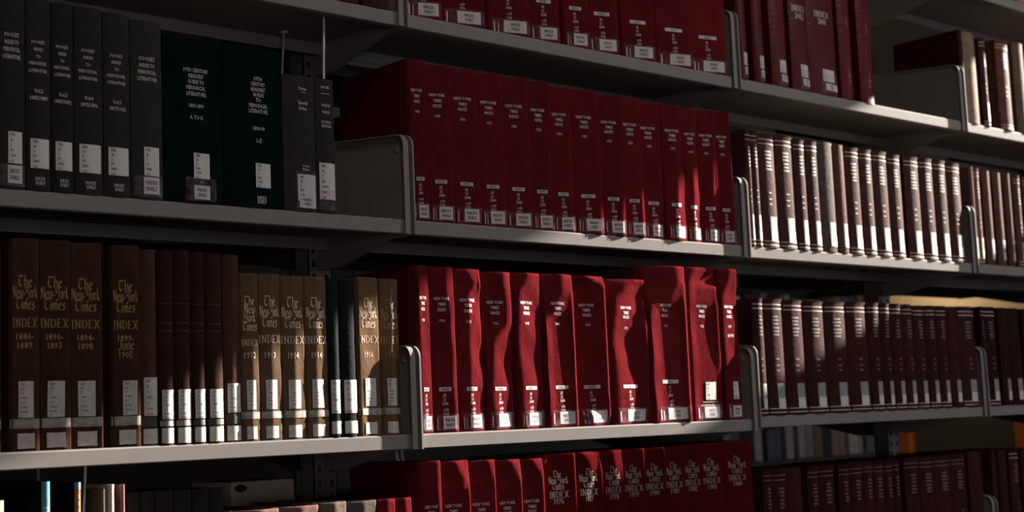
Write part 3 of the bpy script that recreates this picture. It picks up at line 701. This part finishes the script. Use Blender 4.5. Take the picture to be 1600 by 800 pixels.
for i, (x0, x1, h) in enumerate(C1):
    if i in (0, 1, 2, 3, 4): col, kind, g = BR, 'flat', 'tall brown index volumes'
    elif i in (5, 10): col, kind, g = (.07, .034, .025), 'round', 'plain brown volumes'
    elif i in (6, 7, 8, 9): col, kind, g = DK, 'round', 'narrow dark leather volumes'
    elif i in (15, 16): col, kind, g = BLK, 'round', 'black volumes'
    else: col, kind, g = TAN_C, 'flat', 'short brown index volumes'
    lit = {0: [(0, .86, 1)], 1: [(0, .84, 1)], 2: [(0, .78, 1), (1, .85, 1)], 3: [(0, 1.1, 1.2)], 4: [(0, .86, 1)], 12: [(0, .5, 1), (1, .6, 1)], 13: [(0, .5, 1), (1, .6, 1)], 14: [(0, .45, 1), (1, .5, 1)], 11: [(0, .55, 1), (1, .7, 1)], 17: [(0, .1, .98), (1, .05, .95)], 18: [(0, .5, 1), (1, .6, 1)]}.get(i)
    root, sp = make_book(x0, x1, Z3, h, M['cloth'] if kind == 'flat' else M['leather'], jit(col, .12), c1l[i], g, kind, lit, sag=.0055, depth=.215 if i != 16 else .2, dy=.009 if i == 18 else (.006 if i in (5, 10) else .0015), seed=100 + i)
    gm = M['gold'] if i <= 4 or i >= 17 else M['gilt']
    if i in spec:
        big = i <= 4
        n1, n2, n3 = (.786, .735, .680) if big else (.825, .762, .697)
        its = [('The', 'bl', .5, n1, .0105 if big else .0105, .5), ('New-York', 'bl', .5, n2, .0110, .84), ('Times', 'bl', .5, n3, .0105, .66), ('INDEX', 'sf', .5, .60, .0122 if big else .0112, .82)]
        if i == 11: its = [('The', 'bl', .5, .825, .0092, .55), ('New', 'bl', .5, .775, .0092, .6), ('York', 'bl', .5, .725, .0092, .62), ('Times', 'bl', .5, .672, .0092, .8), ('INDEX', 'sf', .5, .583, .0100, .88)]
        elif not big: its[3] = ('INDEX', 'sf', .5, .605, .0120, .94)
        ys = spec[i]
        y0 = .535 if big else .51
        for k, s in enumerate(ys): its.append((s, 'bl' if s == 'June' else 'sans', .5, y0 - .041 * k, .0095, .62))
        lettering('title_lettering', sp, its, gm, root)
        z0, z1 = (.155, .325) if big else (.185, .36)
        call_label(sp, root, .27 if i != 4 else .38, .77 if i != 4 else .86, z0 * h, z1 * h, ['AI3', 'AI', '21', '.N44', 'v.%d' % i, 'Index', 'Serial', '19'], 'oldlabel', 'paleink', skew=(.012 if i in (2, 13) else 0) if i != 4 else .01, ragged=.0006, seed=i)
        patch('tape_band', sp, .02, .985, (.105 if big else .13) * h, (.150 if big else .172) * h, M['band'], root, .0008, ragged=.001, seed=i)
        patch('square_label', sp, .24, .80, (.012 if big else .012) * h, (.082 if big else .085) * h, M['oldlabel'], root, .0010, ragged=.0012, seed=i + 50)
    elif i in (15, 16):
        call_label(sp, root, .12, .92, .15 * h, .36 * h, ['AI3', 'AI', '21', '.N44', 'v.9', 'Serial'], 'oldlabel', 'paleink', seed=i)
        patch('square_label', sp, .12, .92, .022 * h, .10 * h, M['oldlabel'], root, .0010, ragged=.0012, seed=i)
    else:
        z0, z1 = {5: (.15, .345), 10: (.155, .31)}.get(i, (.13, .28))
        call_label(sp, root, .14, .94, z0 * h, z1 * h, ['AI3', 'AI', '21', '.N44', 'v.%d' % i, 'Index', 'Serial'], 'oldlabel', 'paleink', ragged=.0008, seed=i)
        patch('tape_band', sp, .03, .98, .095 * h, z0 * h - .002, M['band'] if i in (6, 7) else M['ink'], root, .0008, ragged=.001, seed=i)
        patch('square_label', sp, .10, .94, .008 * h, .085 * h, M['oldlabel'], root, .0010, ragged=.0014, seed=i)
        if i in (6, 7, 8, 9): blocks('gilt_rule', sp, [(.12, .88, q * h, (q + .006) * h) for q in (.72, .62, .58)], M['dimgilt2'], root)

# ---- gilt-banded leather sets on the right
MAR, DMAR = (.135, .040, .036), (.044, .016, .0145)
def set_volume(x0, x1, z, h, lab, group, col, plain=False, lab2=True, light=False, seed=0, hi=False, sag=.0060, dim=False):
    root, sp = make_book(x0, x1, z, h, M['leather'], jit(col, .12), lab, group, 'round', sag=min(sag, (x1 - x0) * .22), depth=.20, flare=0.0 if plain else .0018, seed=seed)
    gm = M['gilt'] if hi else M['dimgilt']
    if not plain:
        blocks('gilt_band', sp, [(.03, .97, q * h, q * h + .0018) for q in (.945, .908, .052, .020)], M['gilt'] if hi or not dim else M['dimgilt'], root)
        r = random.Random(seed); rc = []
        for q in (.835, .805, .775, .74, .71, .68):
            a = r.uniform(.12, .2); n = r.choice((4, 5, 6))
            for k in range(n): rc.append((.5 - a + 2 * a * k / n, .5 - a + 2 * a * (k + .72) / n, q * h, (q + .015) * h))
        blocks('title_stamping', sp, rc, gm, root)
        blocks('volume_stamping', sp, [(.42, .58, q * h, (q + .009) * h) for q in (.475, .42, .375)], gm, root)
    if lab2:
        patch('call_number_label', sp, .40, .80, .145 * h, .27 * h, M['greylabel'], root, .0009, seed=seed)
        patch('shelf_sticker', sp, .42, .82, .055 * h, .145 * h, M['label'], root, .0010, seed=seed)
    return root
Z3b = ZS['C2'] + .0004
C3 = pack([(.9247, .9627, .2525), (.9736, 1.0302, .2526), (1.0425, 1.102, .2515), (1.1135, 1.1796, .2505), (1.1914, 1.2621, .251), (1.2743, 1.3435, .2522), (1.3548, 1.3963, .2531), (1.4078, 1.439, .2527), (1.4525, 1.4878, .2523), (1.4996, 1.5337, .2518), (1.5471, 1.584, .2498), (1.5971, 1.6344, .2509), (1.648, 1.6814, .2512), (1.6955, 1.734, .2507), (1.7483, 1.8108, .2522)])
for i, (x0, x1, h) in enumerate(C3):
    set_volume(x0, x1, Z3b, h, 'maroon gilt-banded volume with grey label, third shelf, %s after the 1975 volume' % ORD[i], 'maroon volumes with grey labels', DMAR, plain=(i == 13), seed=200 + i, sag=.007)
C4 = pack([(1.8395, 1.8544, .2545), (1.8678, 1.912, .2538), (1.9271, 1.9707, .2534), (1.9845, 2.0322, .253), (2.0496, 2.0984, .2527)])
for i, (x0, x1, h) in enumerate(C4):
    set_volume(x0, x1, Z3b, h, 'dark maroon labelled volume on the third shelf, %s past the last bracket' % ORD[i], 'dark volumes at the edge, third row', (.03, .012, .011), plain=i > 1, seed=230 + i)
B3 = pack([(.9331, .9497, .258), (.9593, .976, .2579), (.9858, 1.0368, .2537), (1.0464, 1.1017, .2557), (1.112, 1.1465, .2524), (1.1567, 1.1936, .2539), (1.2035, 1.2539, .2562), (1.2659, 1.2962, .2552), (1.3084, 1.3561, .254), (1.3671, 1.4082, .2546), (1.4205, 1.4713, .2554), (1.4857, 1.5269, .2531), (1.5416, 1.6076, .2545), (1.6198, 1.6704, .2561), (1.6828, 1.7302, .2567), (1.7414, 1.7943, .2555)])
for i, (x0, x1, h) in enumerate(B3):
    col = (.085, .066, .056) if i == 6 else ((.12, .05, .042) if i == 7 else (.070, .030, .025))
    lab = 'plain greyish tan volume among the sunlit gilt-banded ones, second shelf' if i == 6 else ('plain pinkish volume right of the greyish tan one, second shelf' if i == 7 else 'sunlit gilt-banded volume on the second shelf, %s after the 1962 red volume' % ORD[i])
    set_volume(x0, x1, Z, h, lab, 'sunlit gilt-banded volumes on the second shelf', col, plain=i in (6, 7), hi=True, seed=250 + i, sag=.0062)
B4 = pack([(1.8395, 1.8569, .2529), (1.8685, 1.8863, .2516), (1.9028, 1.9414, .2486), (1.9565, 1.9959, .248), (2.0113, 2.0432, .2505), (2.0588, 2.093, .2493), (2.1088, 2.1504, .2485)])
for i, (x0, x1, h) in enumerate(B4):
    set_volume(x0, x1, Z, h, 'sunlit pale brown volume on the second shelf, %s past the last bracket' % ORD[i], 'sunlit volumes at the edge, second row', (.15, .075, .06) if i < 2 else (.11, .055, .045), plain=i != 1 and i < 5, hi=True, seed=280 + i, sag=.007)
A4 = pack([(1.8375, 1.8555, .2474), (1.8657, 1.9214, .2449), (1.9378, 1.9691, .2399), (2.0249, 2.0904, .248), (2.1145, 2.1718, .2532), (2.193, 2.2589, .2541)])
a4l = ['plain maroon volume standing against the large empty bracket, top shelf', 'tan volume with a rounded head, second past the large empty bracket', 'slim dark volume with gilt bands, beside the rounded tan one', 'brown volume with two pale bands and a sunlit edge, top shelf', 'plain brown volume by the picture\'s edge, after the pale-banded one', 'brown volume cut by the picture\'s edge on the top shelf']
for i, (x0, x1, h) in enumerate(A4):
    set_volume(x0, x1, ZA, h, a4l[i], 'volumes at the edge, top row', [(.045, .014, .012), (.19, .13, .09), (.06, .022, .022), (.11, .055, .042), (.13, .085, .065), (.1, .05, .04)][i], plain=i in (0, 1, 4), lab2=i == 2, hi=i == 3, seed=300 + i, sag=.009)
set_volume(2.1622, 2.2067, ZS['Z'] + .0004, .25, 'pinkish book just showing above the uppermost shelf', 'volume on the uppermost shelf', (.35, .2, .18), plain=True, lab2=False, seed=330)

# ---- lowest row
ZD = ZS['D'] + .0004
D2 = pack([(.0095, .0503, .3225), (.0572, .1153, .3205), (.1224, .1749, .3187), (.1822, .2378, .3164), (.2439, .2932, .3155), (.3018, .375, .3217), (.3822, .4455, .322), (.4537, .5038, .3222), (.5116, .564, .3222), (.572, .6233, .3222), (.6341, .6799, .3223), (.6874, .7352, .3234), (.7439, .7982, .3243), (.8139, .8900, .3263)])
litD = [[(0, .88, 1), (1, .8, 1)], [(0, .1, .3), (.75, .1, .3), (.88, .8, 1), (1, .5, 1)], [(0, .05, .2), (.8, .05, .2), (.9, .85, 1), (1, .7, 1)], [(0, .1, .4), (.78, .1, .35), (.88, .9, 1), (.95, .7, 1), (1, .5, 1)], [(0, .92, 1), (.9, .9, 1), (1, .5, 1)],
        [(0, .2, .4), (.6, .2, .5), (.8, .15, .35), (1, .12, .4)], [(0, .9, 1), (.75, .4, .7), (.85, .6, .75), (.95, .5, .9), (1, .2, 1)], [(0, .9, 1), (.85, .6, .95), (1, .5, 1)], [(0, .9, 1)], [(0, .9, 1)], [(0, .93, 1)], [(0, .95, 1)], [(0, .95, 1)], [(0, .95, 1)]]
for i, (x0, x1, h) in enumerate(D2):
    if i < 5:
        red_book(x0, x1, ZD, h, None, 'red index volume on the lowest shelf, %s from the upright, before the 1976 one' % ORD[i], 'red volumes on the lowest shelf', litD[i], seed=66 + i, titlez=(.757, .727, .70, .64), lower=False)
    else:
        y = 1971 + i
        root, sp = make_book(x0, x1, ZD, h, M['glossy'], jit((.075, .006, .007) if i > 5 else (.088, .008, .005), .1), 'dark red index volume dated %d on the lowest shelf' % y, 'red indexes of 1976 to 1984', 'flat', litD[i], depth=.215, dy=.0015, seed=90 + i)
        c = .5
        lettering('title_lettering', sp, [('The', 'bl', c, .875, .0082, .3), ('New York', 'bl', c, .840, .0086, .62), ('Times', 'bl', c, .805, .0082, .42), ('INDEX', 'sf', c, .765, .0112, .68), (str(y), 'sans', c, .727, .0100, .42)], M['pale'] if i > 6 else M['white'], root)
D3 = pack([(.9260, .9569, .2619), (.9674, 1.0082, .2605), (1.0215, 1.0595, .2606), (1.0808, 1.1224, .2603), (1.1325, 1.1774, .2605), (1.1948, 1.2372, .2603), (1.2466, 1.2861, .2608), (1.2962, 1.3249, .2616), (1.3369, 1.3689, .2603), (1.3788, 1.4036, .2593), (1.4136, 1.4334, .2607), (1.4527, 1.5146, .2624), (1.5274, 1.5786, .2608), (1.5904, 1.6514, .2608), (1.662, 1.7174, .2609), (1.7326, 1.794, .264)])
for i, (x0, x1, h) in enumerate(D3):
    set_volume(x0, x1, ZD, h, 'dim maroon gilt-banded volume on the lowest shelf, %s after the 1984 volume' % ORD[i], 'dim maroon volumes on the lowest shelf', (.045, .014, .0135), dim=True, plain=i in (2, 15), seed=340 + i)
D4 = pack([(1.8395, 1.8603, .2639), (1.8749, 1.9128, .2632), (1.9275, 1.9726, .2642), (1.9876, 2.0303, .2634)])
for i, (x0, x1, h) in enumerate(D4):
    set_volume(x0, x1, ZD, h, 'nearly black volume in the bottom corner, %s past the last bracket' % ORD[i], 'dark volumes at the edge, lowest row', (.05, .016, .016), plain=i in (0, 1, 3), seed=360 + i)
D1s = [(-.7455, -.7252, .304, (.30, .34, .26), 'pale green book in the bottom corner'), (-.6714, -.6586, .327, (.10, .26, .36), 'light blue book on the lowest shelf, its spine sunlit'), (-.6222, -.6125, .323, (.45, .15, .05), 'orange-spined book with a blue head, right of the blue book')]
for i, (x0, x1, h, col, lb) in enumerate(D1s):
    root, sp = make_book(x0, x1, ZD, h, M['cloth'], col if i == 0 else (.012, .012, .014), lb, 'single books on the lowest shelf', 'round', sag=.004, depth=.2, seed=380 + i)  # near-black covers on two books put the side shade into their colour
    if i: patch('coloured_spine', sp, .02, 1.0, .001, h - .001, M['cloth'], root, .0005).color = (*col, 1)
    if i == 1: blocks('title_stamping', sp, [(.2, .75, q, q + .003) for q in (.288, .282, .276, .268)], M['gilt'], root, .0011)
    if i == 2:
        pb = patch('blue_head', sp, .0, 1.0, h - .010, h - .0005, M['tape'], root, .0011)
        pb.data.materials.clear(); pb.data.materials.append(mat_plain('blue_paper', (.16, .26, .42), .6))
        blocks('title_stamping', sp, [(.3, .7, q, q + .005) for q in (.30, .29, .28, .27, .26)], M['gilt'], root, .0011)
D1b = [(-.582, -.5751, .3107), (-.5701, -.5606, .3165), (-.5505, -.5439, .3156)] + pack([(-.5398, -.5194, .3028), (-.5157, -.4965, .3023), (-.4923, -.4649, .3016), (-.4605, -.4348, .3007), (-.4303, -.4042, .3008), (-.3996, -.3797, .3001)])
d1c = [(.12, .10, .08), (.50, .47, .40), (.26, .13, .11)] + [(.018, .019, .020)] * 6
d1l = ['slim brownish book against the wire support, lowest shelf', 'slim cream book right of the wire support', 'slim pinkish brown book right of the cream one'] + ['black book on the lowest shelf, %s after the pinkish brown one' % ORD[i] for i in range(6)]
for i, (x0, x1, h) in enumerate(D1b):
    make_book(x0, x1, ZD, h, M['cloth'], d1c[i], d1l[i], 'slim dark books on the lowest shelf', 'round', sag=.003, depth=.18, dy=.03 if i > 2 else .004, seed=390 + i)
D1f = pack([(-.355, -.2773, .2631), (-.2712, -.2034, .2637), (-.1988, -.1494, .2657), (-.1447, -.0886, .264), (-.0836, -.05, .264), (-.0442, -.0152, .2637)])
d1fl = ['thick grey-brown volume rising from the bottom edge, leftmost of its group', 'pinkish brown thick volume at the bottom edge, second of its group', 'grey-brown volume with a worn head, third of its group', 'dark grey-brown volume beside the two short red ones', 'short red volume beside the dark grey-brown one, lowest shelf', 'short red volume against the tall red row, lowest shelf']
for i, (x0, x1, h) in enumerate(D1f):
    make_book(x0, x1, ZD, h, M['cloth'], [(.14, .09, .075), (.16, .09, .075), (.14, .105, .09), (.09, .08, .07), RED, RED][i], d1fl[i], 'volumes at the bottom edge', 'flat', [(0, .5, 1), (1, .55, 1)], depth=.205, seed=400 + i)

# ------------------------------------------------------------------ wire supports, box
def wire_support(x, z_top, z_bot, lean, label, off=.03):
    t = empty('wire_book_support', label, 'book support', (0, 0, 0), 'wire book supports')
    bm = bmesh.new()
    pts = [(x, .035, z_top), (x + lean * .3, .037, z_top - .03), (x + lean, .048, z_bot + .03), (x + lean, .054, z_bot + .012), (x + lean, .066, z_bot), (x + lean + .008, .18, z_bot), (x + lean + .008, .193, z_bot + .012), (x + lean + .008, .198, z_bot + .03), (x + off, .205, z_top)]
    tube(bm, pts, .0021, 8); link_bm('wire_loop', bm, M['wire'], t, smooth=True)
    for yy, xx in ((.035, x), (.205, x + off)):
        box('hook', xx - .006, xx + .006, yy - .006, yy + .006, z_top - .002, z_top + .0018, M['wire'], t, .001)
wire_support(-.1455, ZS['A'] - .005, ZS['A'] - .21, .0035, 'wire book support hanging beside the slim olive grey volume')
wire_support(-.5885, ZS['C'] - .005, ZS['C'] - .21, -.0015, 'wire book support hanging left of the slim cream book', .002)
t = empty('shelf_hook', 'pair of small grey hooks hanging under the shelf above the lowest red volumes', 'hook', (0, 0, 0))
for xx in (.046, .058):
    bm = bmesh.new(); tube(bm, [(xx, .12, ZS['C'] - .004), (xx, .12, ZS['C'] - .042), (xx, .116, ZS['C'] - .046)], .0028, 8); link_bm('peg', bm, M['wire'], t, smooth=True)
# archival box on the rear-face shelf
t = empty('archive_box', 'grey board archive box with an oval hole, standing behind the lowest shelf', 'box', (0, 0, 0))
box('box_body', -.152, -.016, .357, .50, ZS['D'] + .0005, ZS['D'] + .296, M['board'], t, .002)
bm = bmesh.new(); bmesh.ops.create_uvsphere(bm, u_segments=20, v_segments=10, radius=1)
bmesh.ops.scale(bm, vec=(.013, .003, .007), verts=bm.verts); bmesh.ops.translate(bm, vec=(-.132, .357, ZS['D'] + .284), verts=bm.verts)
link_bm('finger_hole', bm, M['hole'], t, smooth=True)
# books on the rear face, seen as dim fore-edges
rr = random.Random(3); x = -.40; k = 0
while x < -.20:
    w = rr.uniform(.018, .034); h = rr.uniform(.20, .30)
    t = empty('bound_volume', 'dim book on the rear-face shelf behind the lowest row, %s along' % ORD[k], 'book', (x, .38, ZD), 'dim books behind the lowest shelf')
    bm = bmesh.new(); add_box(bm, 0, .003, 0, .19, 0, h); add_box(bm, w - .003, w, 0, .19, 0, h); add_box(bm, 0, w, .187, .19, 0, h)
    link_bm('cover', bm, M['cloth'], t, col=(.06, .06, .055)); box('page_block', .0032, w - .0032, .004, .186, .004, h - .004, M['pages'], t)
    x += w + .001; k += 1

# ------------------------------------------------------------------ second bookcase and carrel beyond
Y2 = 1.6
def far_shelf(x0, x1, z, lab):
    t = empty('metal_shelf', lab, 'shelf', (0, 0, 0), 'shelves of the far bookcase')
    bm = deck_bm(x0, x1, z); bmesh.ops.translate(bm, vec=(0, Y2, 0), verts=bm.verts); link_bm('shelf_deck', bm, M['rear'], t)
FZ = [(.40, 'low'), (.77, 'waist-high'), (1.14, 'chest-high'), (1.51, 'eye-level'), (1.90, 'upper'), (2.27, 'top')]
for z, nm in FZ: far_shelf(1.0, 3.72, z, '%s steel shelf of the far bookcase across the aisle' % nm)
t = empty('bookcase_frame', 'steel frame of the far bookcase across the aisle', 'bookcase', (0, 0, 0))
box('end_panel', 3.722, 3.745, Y2 - .01, Y2 + .6, 0, 2.6, M['upright'], t)
box('back_panel', 1.0, 3.72, Y2 + .29, Y2 + .305, 0, 2.6, M['rear'], t)
for zi, z in enumerate((1.14, 1.51)):
    x = 2.62; k = 0
    while x < 3.66:
        w = rr.uniform(.028, .055); h = rr.uniform(.245, .29) if zi else rr.uniform(.10, .24)
        col = rr.choice([(.30, .28, .25), (.22, .16, .12), (.14, .16, .18), (.45, .40, .36), (.06, .06, .06), (.10, .13, .15), (.34, .22, .18)])
        t = empty('bound_volume', 'blurred book on the %s shelf of the far bookcase, number %d along' % ('eye-level' if zi else 'chest-high', k + 1), 'book', (x, Y2, z + .0005), 'blurred books on the far bookcase')
        bm = bmesh.new(); add_box(bm, 0, w, 0, .17, 0, h, .004, 2); link_bm('cover', bm, M['cloth'], t, col=col)
        x += w + rr.choice((.002, .002, .004, .03)); k += 1
t = empty('study_carrel', 'orange wooden study carrel with grey felt panel beyond the bookcase', 'desk', (0, 0, 0))
def panel(name, x0, x1, y0, y1, z0, z1, m_): return box(name, x0, x1, y0, y1, z0, z1, m_, t, .003)
panel('wooden_post', 4.86, 4.94, 2.222, 2.285, 0, 1.36, M['wood']); panel('wooden_post', 4.86, 4.94, 1.58, 1.65, 0, 1.36, M['wood'])
panel('felt_panel', 4.90, 4.93, 1.651, 2.221, .76, 1.34, M['felt']); panel('desk_top', 4.45, 4.93, 1.60, 2.28, .72, .75, M['wood'])
